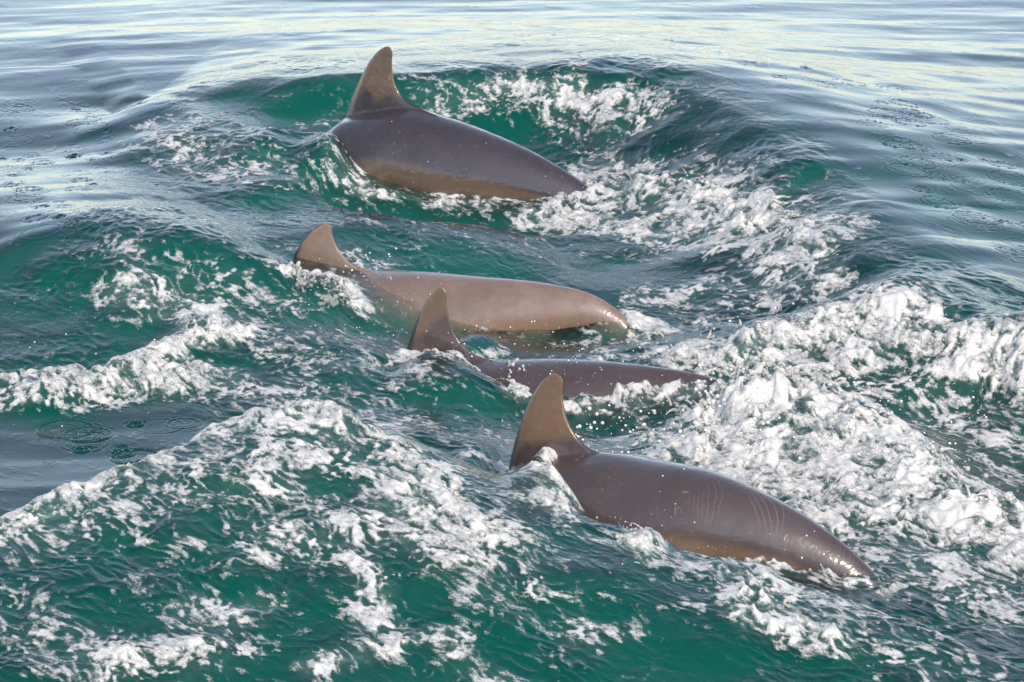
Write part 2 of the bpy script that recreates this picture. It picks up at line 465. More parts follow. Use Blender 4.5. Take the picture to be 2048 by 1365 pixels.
# foam: pixel polyline, half width in metres, amount
FOAM = [
    ([(880, 190), (1000, 182), (1110, 188), (1210, 208), (1290, 225)], .12, .68),
    ([(1010, 175), (1110, 172), (1200, 190), (1270, 200)], .06, .75),
    ([(1110, 220), (1180, 260), (1220, 310)], .10, .35),
    ([(312, 245), (335, 285), (385, 325), (460, 352), (560, 375)], .09, .62),
    ([(380, 240), (470, 290), (560, 340), (650, 390)], .14, .38),
    ([(620, 245), (660, 262), (668, 310), (700, 355)], .05, .6),
    ([(700, 365), (780, 400), (860, 410), (950, 395)], .035, .8),
    ([(940, 390), (1050, 372), (1150, 375), (1260, 372), (1370, 382), (1470, 420), (1600, 492)], .16, .8),
    ([(1100, 430), (1180, 455), (1260, 470)], .12, .85),
    ([(1340, 410), (1410, 470)], .16, .7),
    ([(1480, 400), (1560, 450), (1640, 500)], .05, .8),
    ([(760, 440), (900, 455), (1080, 480)], .22, .26),
    ([(250, 495), (265, 545)], .08, .45),
    ([(245, 592), (320, 600), (400, 628), (440, 650)], .08, .72),
    ([(400, 560), (520, 620), (640, 670), (760, 700)], .14, .36),
    ([(575, 545), (610, 552), (660, 565), (695, 605)], .06, .92),
    ([(400, 500), (580, 590), (740, 690), (900, 800), (1000, 900)], .30, .25),
    ([(680, 510), (720, 525), (760, 535)], .05, .5),
    ([(-40, 762), (60, 755), (120, 745), (200, 755), (290, 715), (340, 690), (400, 664), (470, 686)], .05, .95),
    ([(50, 775), (150, 780), (250, 770), (330, 760), (390, 755)], .09, .95),
    ([(290, 715), (320, 740), (370, 765)], .05, 1.0),
    ([(430, 775), (560, 800), (700, 835), (820, 860)], .13, .55),
    ([(540, 690), (680, 720), (800, 760)], .10, .42),
    ([(-60, 1085), (60, 1035), (200, 970), (330, 925), (420, 885), (500, 858), (560, 850)], .07, .8),
    ([(470, 880), (570, 862), (660, 872), (770, 910), (840, 965), (900, 1020), (940, 1080)], .12, .85),
    ([(560, 900), (620, 950), (560, 960)], .15, .66),
    ([(80, 1060), (240, 1000), (400, 950)], .18, .46),
    ([(40, 1110), (160, 1090), (330, 1070), (520, 1020), (700, 1000)], .22, .30),
    ([(560, 1085), (690, 1075), (790, 1035), (840, 1010)], .10, .6),
    ([(690, 1110), (740, 1170), (770, 1240), (760, 1280)], .06, .66),
    ([(420, 1225), (500, 1215)], .08, .6),
    ([(410, 1260), (460, 1240)], .06, .5),
    ([(230, 1310), (300, 1300), (370, 1315)], .09, .85),
    ([(30, 1235), (110, 1240), (150, 1260)], .08, .5),
    ([(30, 1290), (90, 1340)], .07, .45),
    ([(620, 1345), (740, 1330), (800, 1290)], .06, .75),
    ([(880, 1290), (950, 1340), (1010, 1365)], .06, .6),
    ([(830, 1060), (930, 1140), (1060, 1190)], .16, .4),
    ([(1180, 1265), (1200, 1275)], .07, .5),
    ([(1110, 1010), (1140, 1055), (1210, 1090), (1290, 1105)], .03, .6),
    ([(1290, 1095), (1350, 1090), (1450, 1115), (1560, 1145), (1700, 1155)], .06, .85),
    ([(1470, 1150), (1520, 1220)], .10, .7),
    ([(1560, 1190), (1700, 1230), (1850, 1290), (2040, 1350)], .22, .5),
    ([(1540, 1250), (1600, 1270)], .08, .8),
    ([(1800, 1110), (1920, 1160), (2040, 1200)], .2, .6),
    ([(1240, 715), (1350, 705), (1480, 690), (1600, 665), (1770, 640), (1880, 690), (2060, 725)], .09, .95),
    ([(1450, 810), (1560, 820), (1680, 870), (1800, 930), (2060, 1050)], .22, 1.05),
    ([(1440, 850), (1480, 930), (1600, 960), (1750, 1000)], .18, 1.05),
    ([(1120, 830), (1230, 805), (1310, 790), (1400, 772)], .07, .95),
    ([(1520, 730), (1640, 720), (1750, 690)], .16, .7),
    ([(1700, 750), (1850, 800), (2040, 900)], .28, .5),
    ([(1850, 1000), (1960, 1060), (2060, 1110)], .16, .8),
    ([(1270, 605), (1450, 575), (1600, 560), (1750, 575), (1880, 618)], .08, .55),
    ([(1500, 525), (1640, 540), (1760, 580), (1870, 620)], .06, .6),
    ([(1160, 690), (1250, 670), (1400, 650)], .07, .6),
    ([(1430, 612), (1560, 600)], .10, .5),
    ([(1225, 640), (1260, 652), (1300, 668)], .07, .95),
    ([(810, 715), (880, 735), (960, 740), (1020, 755), (1030, 785)], .05, .85),
    ([(1005, 945), (1050, 955), (1090, 970), (1105, 1010)], .055, .95),
]

# rings left by falling drops: px, py, radius (m), strength
RINGS = []


def ring_field(poly, n, rmin, rmax, seed):
    r = random.Random(seed)
    xs, ys = [p[0] for p in poly], [p[1] for p in poly]
    k = 0
    while k < n:
        x, y = r.uniform(min(xs), max(xs)), r.uniform(min(ys), max(ys))
        inside = False
        for (ax, ay), (bx, by) in zip(poly, poly[1:] + poly[:1]):
            if (ay > y) != (by > y) and x < (bx - ax) * (y - ay) / (by - ay) + ax:
                inside = not inside
        if inside:
            RINGS.append((x, y, r.uniform(rmin, rmax) ** 1.0, r.uniform(.35, 1.0)))
            k += 1


ring_field([(-60, 240), (130, 225), (240, 250), (280, 330), (200, 480), (240, 560), (120, 600), (-60, 560)], 75, .008, .075, 3)
ring_field([(1390, 205), (1640, 240), (1960, 330), (2080, 480), (2080, 640), (1900, 560), (1720, 430), (1600, 320)], 50, .012, .085, 4)
ring_field([(60, 825), (380, 825), (400, 880), (300, 930), (120, 900)], 16, .02, .08, 5)
ring_field([(640, 140), (1400, 140), (1400, 180), (640, 150)], 8, .01, .04, 6)
RINGS += [(1805, 318, .055, 1), (1770, 350, .07, 1), (1830, 340, .06, 1), (1815, 365, .06, 1), (1785, 278, .055, .8), (1695, 280, .07, .8),
          (1900, 390, .07, .9), (1825, 420, .05, 1), (1640, 300, .06, .7), (1890, 430, .05, .8), (1500, 270, .05, .9), (1810, 470, .07, .8)]


def run_on(pts):
    """waves and foam do not stop at the picture's edge: carry lines that reach it on past it"""
    pts = list(pts)
    if len(pts) > 1 and pts[-1][0] >= 2030:
        a, b = pts[-2], pts[-1]
        k = 520 / max(b[0] - a[0], 30)
        pts.append((b[0] + 520, b[1] + min((b[1] - a[1]) * k, 190)) + tuple(z * .5 for z in b[2:]))
    if len(pts) > 1 and pts[0][0] <= 0:
        a, b = pts[1], pts[0]
        k = 420 / max(a[0] - b[0], 30)
        pts.insert(0, (b[0] - 420, b[1] + (b[1] - a[1]) * k) + tuple(z * .6 for z in b[2:]))
    return pts


CRESTS = [(run_on(p), a, b, g) for p, a, b, g in CRESTS]
FOAM = [(run_on(p), a, b) for p, a, b in FOAM]
SURGE = [(run_on(p), a, b) for p, a, b in SURGE]
AGIT_POLY = [((x + 700, y + 120) if x > 2100 else (x - 500, y + (60 if y > 900 else 0)) if x < -100 else (x, y)) for x, y in AGIT_POLY]


class Surface:
    def __init__(s):
        s.crests = [([(*at(px, py, z)[:2], z) for px, py, z in pts], wb, wf, g) for pts, wb, wf, g in CRESTS]
        s.agit = [(*at(px, py, .05)[:2], 0.0) for px, py in AGIT_POLY]

    def agitation(s, x, y):
        pts = s.agit + s.agit[:1]
        d, _, _ = poly_dist(x, y, pts)
        ins = np.zeros(x.shape, bool)
        for p, q in zip(pts[:-1], pts[1:]):
            c = (p[1] > y) != (q[1] > y)
            with np.errstate(divide='ignore', invalid='ignore'):
                xi = (q[0] - p[0]) * (y - p[1]) / (q[1] - p[1]) + p[0]
            ins ^= c & (x < xi)
        d = np.where(ins, d, -d)
        return sstep(-.05, .22, d + .05 * gnoise(x * 4, y * 4, 5))

    def swell(s, x, y):
        a = R(6)
        u, v = x * math.cos(a) + y * math.sin(a), -x * math.sin(a) + y * math.cos(a)
        wv = v + .12 * gnoise(u * .8, v * .6, 41)
        uw = u + .35 * gnoise(u * .5, v * .7, 42)
        h = .015 * gnoise(uw * .33, wv * .8, 1) + .0080 * gnoise(uw * .62, wv * 1.7, 2) + .0042 * gnoise(uw * 1.1, wv * 3.4, 3)
        return h + .0022 * gnoise(uw * 2.2, wv * 6.5, 4) + .0006 * gnoise(u * 4.5, wv * 12, 8)

    def smooth_height(s, x, y):
        h = s.swell(x, y) * 1.0
        WX = x + .03 * gnoise(x * 5, y * 5, 51)
        WY = y + .04 * gnoise(x * 5, y * 5, 52)
        for pts, wb, wf, g in s.crests:
            mg = 3.4 * max(wb, wf)
            m = ((WX > min(p[0] for p in pts) - mg) & (WX < max(p[0] for p in pts) + mg) &
                 (WY > min(p[1] for p in pts) - mg) & (WY < max(p[1] for p in pts) + mg))
            if not m.any():
                continue
            wx, wy = WX[m], WY[m]
            sw = sz = ss = 0
            for p, q in zip(pts[:-1], pts[1:]):
                dx, dy = q[0] - p[0], q[1] - p[1]
                L2 = dx * dx + dy * dy
                t = np.clip(((wx - p[0]) * dx + (wy - p[1]) * dy) / L2, 0, 1)
                ex, ey = wx - (p[0] + t * dx), wy - (p[1] + t * dy)
                di = np.hypot(ex, ey) + 1e-4
                wt = 1 / (di + .02)
                wt = wt * wt
                wt = wt * wt * np.sqrt(wt)
                sw = sw + wt
                sz = sz + wt * (p[2] + t * (q[2] - p[2]))
                ss = ss + wt * (ex * dy - ey * dx) / (di * math.sqrt(L2))
            d = np.maximum(sw ** -.2 - .02, 0)
            wdt = (wb + (wf - wb) * (.5 + .5 * np.clip(ss / sw, -1, 1))) * 1.3
            h[m] += g * sz / sw * np.exp(-(d / wdt) ** 2)
        return h

    def on(s, px, py):
        """the surface point that the photograph shows at (px, py): first hit along the line of sight"""
        d = ray(px, py)
        zs = np.linspace(.3, -.15, 180)
        k = (zs - CAM_H) / d[2]
        xs, ys = d[0] * k, d[1] * k
        hh = s.smooth_height(xs, ys)
        i = np.argmax(zs < hh)
        return xs[i], ys[i], zs[i]


SURF = Surface()


def nearest_body(x, y, D):
    """plan distance to the dolphin's axis, with the axis height and radius there"""
    best = np.full(x.shape, 1e9)
    zc = np.zeros(x.shape)
    rr = np.zeros(x.shape)
    ww = np.zeros(x.shape)
    for c, r, w in zip(D.cw[::4], D.r[::4], D.w[::4]):
        d = np.hypot(x - c[0], y - c[1])
        m = d < best
        best = np.where(m, d, best)
        zc = np.where(m, c[2], zc)
        rr = np.where(m, r, rr)
        ww = np.where(m, w, ww)
    return best, zc, rr, ww


def build_sea():
    # graded tessellation: fine where the animals are, coarse out to the horizon
    nu = 860
    uf = np.linspace(-1, 1, nu)
    grow = np.cumsum(np.geomspace(.004, 900, 46)) + 1
    su = np.r_[-grow[::-1], uf, grow]
    ys = [6.4]
    while ys[-1] < 18.5:
        ys.append(ys[-1] + 6.4e-5 * ys[-1] ** 2)
    ys = np.array(ys)
    gy = np.cumsum(np.geomspace(.012, 1500, 46))
    sy = np.r_[6.4 - np.cumsum(np.geomspace(.006, 400, 40))[::-1], ys, ys[-1] + gy]
    W = 0.30 + 0.162 * np.clip(sy, 6.0, 19)
    X = W[:, None] * su[None, :]
    Y = np.repeat(sy[:, None], len(su), 1)
    shp = X.shape
    x, y = X.ravel(), Y.ravel()
    near = (np.abs(x) < 8) & (y > 4) & (y < 26)
    h = np.zeros(x.shape)
    ag = np.zeros(x.shape)
    fo = np.zeros(x.shape)
    mk = np.zeros(x.shape)
    h[~near] = SURF.swell(x[~near], y[~near]) * np.exp(-np.hypot(x[~near], y[~near] - 12) / 400)
    xn, yn = x[near], y[near]
    hn = SURF.smooth_height(xn, yn)
    an = SURF.agitation(xn, yn)
    # foam
    f = np.zeros(xn.shape)
    wx = xn + .05 * gnoise(xn * 5, yn * 5, 61) + .02 * gnoise(xn * 16, yn * 16, 62)
    wy = yn + .09 * gnoise(xn * 5, yn * 4, 63) + .03 * gnoise(xn * 16, yn * 12, 64)
    for pts, wd, amt in FOAM:
        wp = [SURF.on(px, py) for px, py in pts]
        if len(wp) == 1:
            wp = wp * 2
        bx0, bx1 = min(p[0] for p in wp) - 3 * wd, max(p[0] for p in wp) + 3 * wd
        by0, by1 = min(p[1] for p in wp) - 3 * wd, max(p[1] for p in wp) + 3 * wd
        m = (wx > bx0) & (wx < bx1) & (wy > by0) & (wy < by1)
        d, _, _ = poly_dist(wx[m], wy[m], wp)
        f[m] = np.maximum(f[m], amt * np.exp(-(d / (wd * 1.25)) ** 2) ** .8) + .25 * np.minimum(f[m], amt * np.exp(-(d / wd) ** 2))
    f = np.clip(f, 0, 1.05) * sstep(.0, .35, an + .3 * f) + .07 * an
    # water runs over heads and tail stocks
    LIFT = np.zeros(x.shape)
    lift_n = np.zeros(xn.shape)
    for D, sh_, up_, tl_ in zip(D_SPECS, (.10, .12, .14, .10), (.02, .15, .24, .19), (.0, -.10, .0, .0)):
        bx = (np.abs(xn - D.C[0]) < 1.9) & (np.abs(yn - D.C[1]) < 1.5)
        px_, py_ = xn[bx], yn[bx]
        bd, zc, rr, ww = nearest_body(px_, py_, D)
        sx = (px_ - D.C[0]) * D.t[0] + (py_ - D.C[1]) * D.t[1]
        lat = (px_ - D.C[0]) * D.n[0] + (py_ - D.C[1]) * D.n[1]
        xr = bd / np.maximum(ww, .02)
        near_side = np.clip(-lat / np.maximum(ww, .02), 0, 1.3)
        wob = .02 * gnoise(px_ * 14, py_ * 14, 111)
        head = 1 - sstep(-.05, .05, sx + wob - (D.fin_s - .015 + up_ + sh_ * near_side ** 1.5))
        tail = sstep(-.05, .18, sx + wob - (D.tail_s + tl_ - .05 * near_side))
        want = zc + rr + .014 + .026 * head + .012 * gnoise(px_ * 7, py_ * 7, 112)
        lift = np.maximum(want - hn[bx], 0)
        fall = .55 * np.exp(-(xr / 1.5) ** 4) + .45 * np.exp(-(xr / 2.2) ** 2)
        lift_n[bx] = np.maximum(lift_n[bx], lift * fall * np.maximum(head, tail))
        f[bx] = np.maximum(f[bx], .5 * tail * np.exp(-(bd / .14) ** 2))
        edge = np.exp(-((sx + wob - (D.fin_s + up_ + sh_ * near_side ** 1.5)) / .03) ** 2) * np.exp(-(xr / 1.2) ** 4)
        f[bx] = np.maximum(f[bx], .75 * edge)
    LIFT[near] = lift_n
    LIFT = LIFT.reshape(shp)
    for _ in range(3):
        for ax, k in ((0, 4), (1, 6)):
            c_ = np.cumsum(np.pad(LIFT, [(k + 1, k) if a_ == ax else (0, 0) for a_ in (0, 1)], mode='edge'), axis=ax)
            LIFT = ((c_[2 * k + 1:] - c_[:-2 * k - 1]) if ax == 0 else (c_[:, 2 * k + 1:] - c_[:, :-2 * k - 1])) / (2 * k + 1)
    hn = hn + LIFT.ravel()[near]
    # and froths where it meets them
    for D in D_SPECS:
        bx = (np.abs(xn - D.C[0]) < 1.8) & (np.abs(yn - D.C[1]) < 1.4)
        bd, zc, rr, ww = np.full(xn.shape, 9.), np.zeros(xn.shape), np.zeros(xn.shape), np.zeros(xn.shape)
        bd[bx], zc[bx], rr[bx], ww[bx] = nearest_body(xn[bx], yn[bx], D)
        inside = np.clip(1 - (bd / np.maximum(ww, .01)) ** 2, 0, 1)
        ztop = zc + rr * np.sqrt(inside)
        prox = np.exp(-((bd - ww) / .05) ** 2) * (bd > ww * .6)
        exposed = sstep(-.06, .03, ztop - hn)
        rim = np.exp(-((ztop - hn) / .03) ** 2) * (bd < ww * 1.3)
        f = np.maximum(f, .55 * rim * (.5 + .8 * gnoise(xn * 9, yn * 9, 71)))
    # chop
    ca, sa = math.cos(R(57)), math.sin(R(57))
    u, v = (xn * ca - yn * sa) * .6, xn * sa + yn * ca
    u = u + .03 * gnoise(xn * 6, yn * 6, 25)
    v = v + .03 * gnoise(xn * 6, yn * 6, 26)
    chop = .009 * gnoise(u * 4.2, v * 4.2, 21) + .0046 * gnoise(u * 11, v * 11, 22) + .0026 * (1 - 2 * np.abs(gnoise(u * 24, v * 24, 23))) + .0012 * gnoise(u * 60, v * 60, 24)
    # foam cover: amount -> share of the surface that is white
    q1 = .65 * gnoise(u * 8, v * 8, 91) + .8 * gnoise(u * 17, v * 17, 92) + .85 * gnoise(u * 37, v * 37, 93) + .75 * gnoise(u * 80, v * 80, 94)
    q1 = .5 + .5 * np.tanh(q1 / .62)
    fe = .76 * np.clip(f, 0, 1.05) ** 1.5
    cov = sstep(-.34, .34, q1 - (1 - fe) * 1.12 + .04) * (.72 + .28 * sstep(-.2, .5, gnoise(u * 10, v * 10, 98) + .5 * gnoise(u * 28, v * 28, 99)))
    rd = 1 - np.abs(gnoise(u * 12, v * 19, 95) + .5 * gnoise(u * 28, v * 44, 96)) * 2.8
    lace = np.clip(rd, 0, 1) ** 2 * sstep(.2, .6, f) * .6 * (1 - .5 * sstep(.7, 1, f))
    cov = np.maximum(cov, lace * sstep(-.3, .3, gnoise(u * 5, v * 5, 97) + .3))
    calm = .3 + .85 * sstep(-.35, .45, gnoise(xn * 2.2, yn * 1.5, 131) + .4 * gnoise(xn * 5, yn * 4, 132))
    hn = hn + an * chop * np.clip(calm + .4 * f, 0, 1.1)
    milk = .52 * sstep(.25, 1.0, f) * (.45 + .55 * sstep(-.5, .6, gnoise(u * 4, v * 4, 121) + .6 * gnoise(u * 10, v * 10, 122)))
    heavy = sstep(.6, 1.0, f)
    lump2 = 1 - np.abs(gnoise(xn * 24, yn * 18, 35))
    bil = np.abs(gnoise(xn * 22, yn * 16, 38))
    hn = hn + cov * (.003 + heavy * (.018 * bil + .008 * lump2)) + heavy * .010 * gnoise(xn * 14, yn * 10, 37)
    sg = np.zeros(xn.shape)
    for pts, wd, amp in SURGE:
        wp = [SURF.on(px, py) for px, py in pts]
        m = ((wx > min(p[0] for p in wp) - 3 * wd) & (wx < max(p[0] for p in wp) + 3 * wd) &
             (wy > min(p[1] for p in wp) - 3 * wd) & (wy < max(p[1] for p in wp) + 3 * wd))
        d, _, _ = poly_dist(wx[m], wy[m], wp)
        sg[m] = np.maximum(sg[m], amp * np.exp(-(d / wd) ** 2))
    b1 = np.abs(gnoise(xn * 6.5, yn * 5, 101)) * 1.3
    b2 = np.abs(gnoise(xn * 15, yn * 11, 102))
    b3 = np.abs(gnoise(xn * 34, yn * 24, 103))
    b4 = gnoise(xn * 60, yn * 44, 104)
    hn = hn + sg * (.42 * b1 + .36 * b2 + .20 * b3 + .05 * b4 - .03)
    cov = np.maximum(cov, np.clip(sg / .05, 0, 1) * sstep(-.35, .35, q1 - .30) * .97)
    heavy = np.maximum(heavy, np.clip(sg / .06, 0, 1))
    # drop rings
    for px, py, r0, st in RINGS:
        c = at(px, py, 0.01)
        m = (np.abs(xn - c[0]) < r0 + .06) & (np.abs(yn - c[1]) < r0 + .06)
        d = np.hypot(xn[m] - c[0], yn[m] - c[1])
        amp = st * .0030 * (1 if r0 > .025 else 2.2)
        ringw = np.exp(-((d - r0) / .010) ** 2) * np.cos((d - r0) * 2 * np.pi / .016)
        inner = .45 * np.exp(-((d - r0 * .55) / .010) ** 2) * np.cos((d - r0 * .55) * 2 * np.pi / .014)
        hn[m] += amp * (ringw + inner) * (1 - .5 * an[m])
        if r0 < .025:
            hn[m] += -.004 * st * np.exp(-(d / .011) ** 2)
    dx = heavy * (.010 * gnoise(xn * 12, yn * 12, 81) + .006 * gnoise(xn * 30, yn * 26, 84) - .12 * sg * b2)
    dy = -an * heavy * (.012 * gnoise(xn * 8, yn * 8, 82) + .006 * gnoise(xn * 20, yn * 20, 83))
    h[near], ag[near], fo[near] = hn, an, cov
    mk[near] = milk
    xx, yy = x.copy(), y.copy()
    xx[near] += dx
    yy[near] += dy
    V = np.stack([xx, yy, h], 1).astype(np.float32)
    ny, nx = shp
    idx = np.arange(ny * nx).reshape(ny, nx)
    q = np.stack([idx[:-1, :-1], idx[:-1, 1:], idx[1:, 1:], idx[1:, :-1]], -1).reshape(-1, 4).astype(np.int32)
    me = bpy.data.meshes.new('sea')
    me.vertices.add(len(V))
    me.vertices.foreach_set('co', V.ravel())
    me.loops.add(q.size)
    me.loops.foreach_set('vertex_index', q.ravel())
    me.polygons.add(len(q))
    me.polygons.foreach_set('loop_start', np.arange(0, q.size, 4, dtype=np.int32))
    me.polygons.foreach_set('use_smooth', np.ones(len(q), bool))
    me.update(calc_edges=True)
    for nm, arr in (('cover', fo), ('agit', ag), ('milk', mk)):
        at_ = me.attributes.new(nm, 'FLOAT', 'POINT')
        at_.data.foreach_set('value', arr.astype(np.float32))
    me.materials.append(M_WATER)
    ob = bpy.data.objects.new('sea', me)
    COL.objects.link(ob)
    ob['kind'] = 'structure'
    ob['label'] = 'green sea with glassy swell, dolphin wakes and white foam'
    print('sea verts', len(V))
    return ob


sea = build_sea()
S_ = 30000
bed = mesh_obj('seabed', [(-S_, -S_, -6), (S_, -S_, -6), (S_, S_, -6), (-S_, S_, -6)], [(0, 1, 2, 3)], M_BED, smooth=False)
bed['kind'] = 'structure'
bed['label'] = 'dark silty seabed under the green water'


# ------------------------------------------------------------------ dolphins
def loft(rings):
    """closed tube through equal-length rings"""
    n = len(rings[0])
    v = [p for r in rings for p in r]
    f = []
    for i in range(len(rings) - 1):
        for j in range(n):
            a, b = i * n + j, i * n + (j + 1) % n
            f.append((a, b, b + n, a + n))
    f.append(tuple(range(n))[::-1])
    f.append(tuple(range((len(rings) - 1) * n, len(rings) * n)))
    return v, f


def foil(le, te, thick, across, n=12):
    """lens-shaped section between a leading and a trailing point"""
    le, te = np.array(le), np.array(te)
    out = []
    for k in range(n * 2):
        if k < n:
            u, sg = k / n, 1
        else:
            u, sg = 1 - (k - n) / n, -1
        yt = 2.6 * (0.2969 * math.sqrt(max(u, 0)) - 0.126 * u - 0.3516 * u * u + 0.2843 * u ** 3 - 0.1036 * u ** 4)
        yt = yt * .85 + .16 * math.sqrt(max(u * (1 - u), 0))
        out.append(le + (te - le) * u + across * (sg * thick * yt))
    return out


def build_dolphin(D, mat, label):
    def add(v, f):
        parts.append(([np.array(p) - org for p in v], f))
    parts = []
    org = D.C.copy()
    rings = []
    N = 64
    for i in range(len(D.st)):
        c, nm, r, w = D.cen[i], D.nm[i], D.r[i], D.w[i]
        ring = []
        keel = np.interp(D.st[i], [0, .5, .75, .95], [0, .0, .10, .2])
        for k in range(N):
            a = 2 * math.pi * k / N
            ca, sa = math.cos(a), math.sin(a)
            ex = 1 - keel * abs(ca) ** 3
            ring.append(D.world(c + nm * (r * ca), w * sa * ex))
        rings.append(ring)
    add(*loft(rings))
    # dorsal fin
    lv = 44
    le, te = catmull(D.lead, lv), catmull(D.trail, lv)
    secs = []
    hgt = np.linalg.norm(le[-1] - le[0])
    b0 = (le[0] + np.array([.0, -.07]), te[0] + np.array([.03, -.07]))
    for i in range(-1, lv):
        l, t = b0 if i < 0 else (le[i], te[i])
        q = max(i, 0) / (lv - 1)
        ch = np.linalg.norm(np.array(t) - np.array(l))
        th = min(.11 * ch, .022) + .016 * math.exp(-q / .12) + .002
        secs.append(foil(D.world(l), D.world(t), th, D.n))
    add(*loft(secs))
    # flukes and flippers
    def blade(root, out, back, span, chord, sweep, th):
        se = []
        upv = np.cross(out, back)
        for k in range(10):
            q = k / 9
            ch = chord * (1 - q) ** .6 * (1 - .15 * q) + .012
            l = root + out * (span * q) + back * (sweep * q ** 1.5)
            se.append(foil(l, l + back * ch, th * (1 - .8 * q) + .003, upv, 8))
        add(*loft(se))
    e = len(D.st) - 1
    bk = D.t * (-0.0) + np.array(D.cw[e] - D.cw[e - 4])
    bk /= np.linalg.norm(bk)
    for sg in (-1, 1):
        blade(D.cw[e] - bk * .10, D.n * sg, bk, .27 * D.size, .17 * D.size, .16, .016)
    j = int(np.argmin(np.abs(D.st - .25)))
    bk2 = np.array(D.cw[j + 3] - D.cw[j])
    bk2 /= np.linalg.norm(bk2)
    for sg in (-1, 1):
        out = D.n * sg * .75 - np.array([0, 0, 1]) * .6
        out /= np.linalg.norm(out)
        blade(D.cw[j] + out * D.r[j] * .8, out, bk2, .30 * D.size, .13 * D.size, .14, .014)
    def solid(v, f):
        bm = bmesh.new()
        bv = [bm.verts.new(p) for p in v]
        for q in f:
            bm.faces.new([bv[i] for i in q])
        bmesh.ops.recalc_face_normals(bm, faces=bm.faces)
        bmesh.ops.triangulate(bm, faces=[q for q in bm.faces if len(q.verts) > 4])
        me = bpy.data.meshes.new('dolphin')
        bm.to_mesh(me)
        bm.free()
        me.materials.append(mat)
        ob = bpy.data.objects.new('dolphin', me)
        COL.objects.link(ob)
        return ob
    tmp = solid(*parts[0])
    extra = [solid(*p) for p in parts[1:]]
    for k, e_ in enumerate(extra):
        md = tmp.modifiers.new('join%d' % k, 'BOOLEAN')
        md.operation = 'UNION'
        md.solver = 'EXACT'
        md.object = e_
    dg = bpy.context.evaluated_depsgraph_get()
    nbody = len(tmp.data.vertices)
    me = bpy.data.meshes.new_from_object(tmp.evaluated_get(dg))
    for k in range(6):                                   # the solver now and then drops a body: nudge the fins and try again
        if len(me.vertices) > nbody * .7:
            break
        for e_ in extra:
            e_.location = (.0007 * (k + 1), .0005 * (k + 1), -.0006 * (k + 1))
        dg = bpy.context.evaluated_depsgraph_get()
        dg.update()
        me = bpy.data.meshes.new_from_object(tmp.evaluated_get(dg))
        print('retry', k, len(me.vertices), nbody)
    tmp.modifiers.clear()
    tmp.data = me
    for e_ in extra:
        bpy.data.objects.remove(e_)
    bm = bmesh.new()
    bm.from_mesh(me)
    bmesh.ops.remove_doubles(bm, verts=bm.verts, dist=.0008)
    bmesh.ops.triangulate(bm, faces=bm.faces)
    bm.normal_update()
    seam = set()
    for ed in bm.edges:
        if len(ed.link_faces) == 2 and ed.calc_face_angle(0) > R(20) and ed.calc_face_angle_signed(0) < 0:
            seam.update(ed.verts)
    for _ in range(3):
        seam |= {ed.other_vert(v) for v in seam for ed in v.link_edges}
    seam = {v for v in seam if abs(np.dot(np.array(v.co), D.n)) > .009}
    for _ in range(9):
        bmesh.ops.smooth_vert(bm, verts=list(seam), factor=.5, use_axis_x=True, use_axis_y=True, use_axis_z=True)
    bm.to_mesh(me)
    bm.free()
    me.polygons.foreach_set('use_smooth', [True] * len(me.polygons))
    # skin coordinates: metres along the body, metres round from the back line, share of dark cape with painted sky sheen
    co = np.empty(len(me.vertices) * 3, np.float32)
    me.vertices.foreach_get('co', co)
    co = co.reshape(-1, 3) + org
    sx = (co - D.C) @ D.t
    lt = (co - D.C) @ D.n
    P2 = np.stack([sx, co[:, 2]], 1)
    idx = np.argmin(((P2[:, None, :] - D.cen[None]) ** 2).sum(-1), 1)
    rel = P2 - D.cen[idx]
    hgt_ = (rel * D.nm[idx]).sum(1)
    rad = np.hypot(hgt_, lt)
    th_ = np.arctan2(np.abs(lt), hgt_)
    cape_sheen_v = sstep(1.75, .9, th_) * (1 - .85 * sstep(.97, 1.38, rad / D.r[idx]))
    for nm_, arr in (('along', D.st[idx] * D.L + (rel * np.stack([D.nm[:, 1], -D.nm[:, 0]], 1)[idx]).sum(1)), ('round', th_ * D.r[idx] * np.where(rad > D.r[idx] * 1.08, 9, 1)), ('cape', cape_sheen_v)):
        a_ = me.attributes.new(nm_, 'FLOAT', 'POINT')
        a_.data.foreach_set('value', arr.astype(np.float32))
    tmp.location = org
    tmp['label'] = label
    tmp['category'] = 'dolphin'
    tmp['group'] = 'dolphins swimming side by side'
    print(label, len(me.polygons))
    return tmp


def rake(D, px, py, ang, spc, rx, ry, bend):
    sz = np.array(D.plane(px, py))
    i = int(np.argmin(np.abs(D.cen[:, 0] - sz[0])))
    top = D.cen[i] + D.nm[i] * D.r[i]
    q = np.clip((top[1] - sz[1]) / (D.r[i] * 1.05), 0, 1.4)
    return (float(D.st[i] * D.L), float(q * D.r[i] * 1.15), R(ang), spc, rx, ry, bend)


D4 = D_SPECS[3]
RK4 = [rake(D4, 1415, 1000, -38, .013, .05, .10, 2.5), rake(D4, 1520, 1020, -48, .015, .05, .08, 3.0), rake(D4, 1665, 1080, -30, .011, .045, .04, 1.0), rake(D4, 1450, 960, 20, .019, .05, .02, 2.0)]
D2 = D_SPECS[1]
RK2 = [rake(D2, 965, 572, 35, .014, .03, .018, 0.0), rake(D2, 1045, 580, 25, .013, .03, .018, 0.0)]
M_D1 = dolphin_material('skin_slate', (0.090, 0.058, 0.041), (0.135, 0.087, 0.059), (0.027, 0.023, 0.031), coat=.08)
M_D2 = dolphin_material('skin_tan', (0.175, 0.112, 0.078), (0.25, 0.165, 0.116), (0.16, 0.112, 0.090), RK2, coat=.2)
M_D3 = dolphin_material('skin_brown', (0.115, 0.072, 0.049), (0.165, 0.106, 0.071), (0.052, 0.037, 0.039), coat=.12)
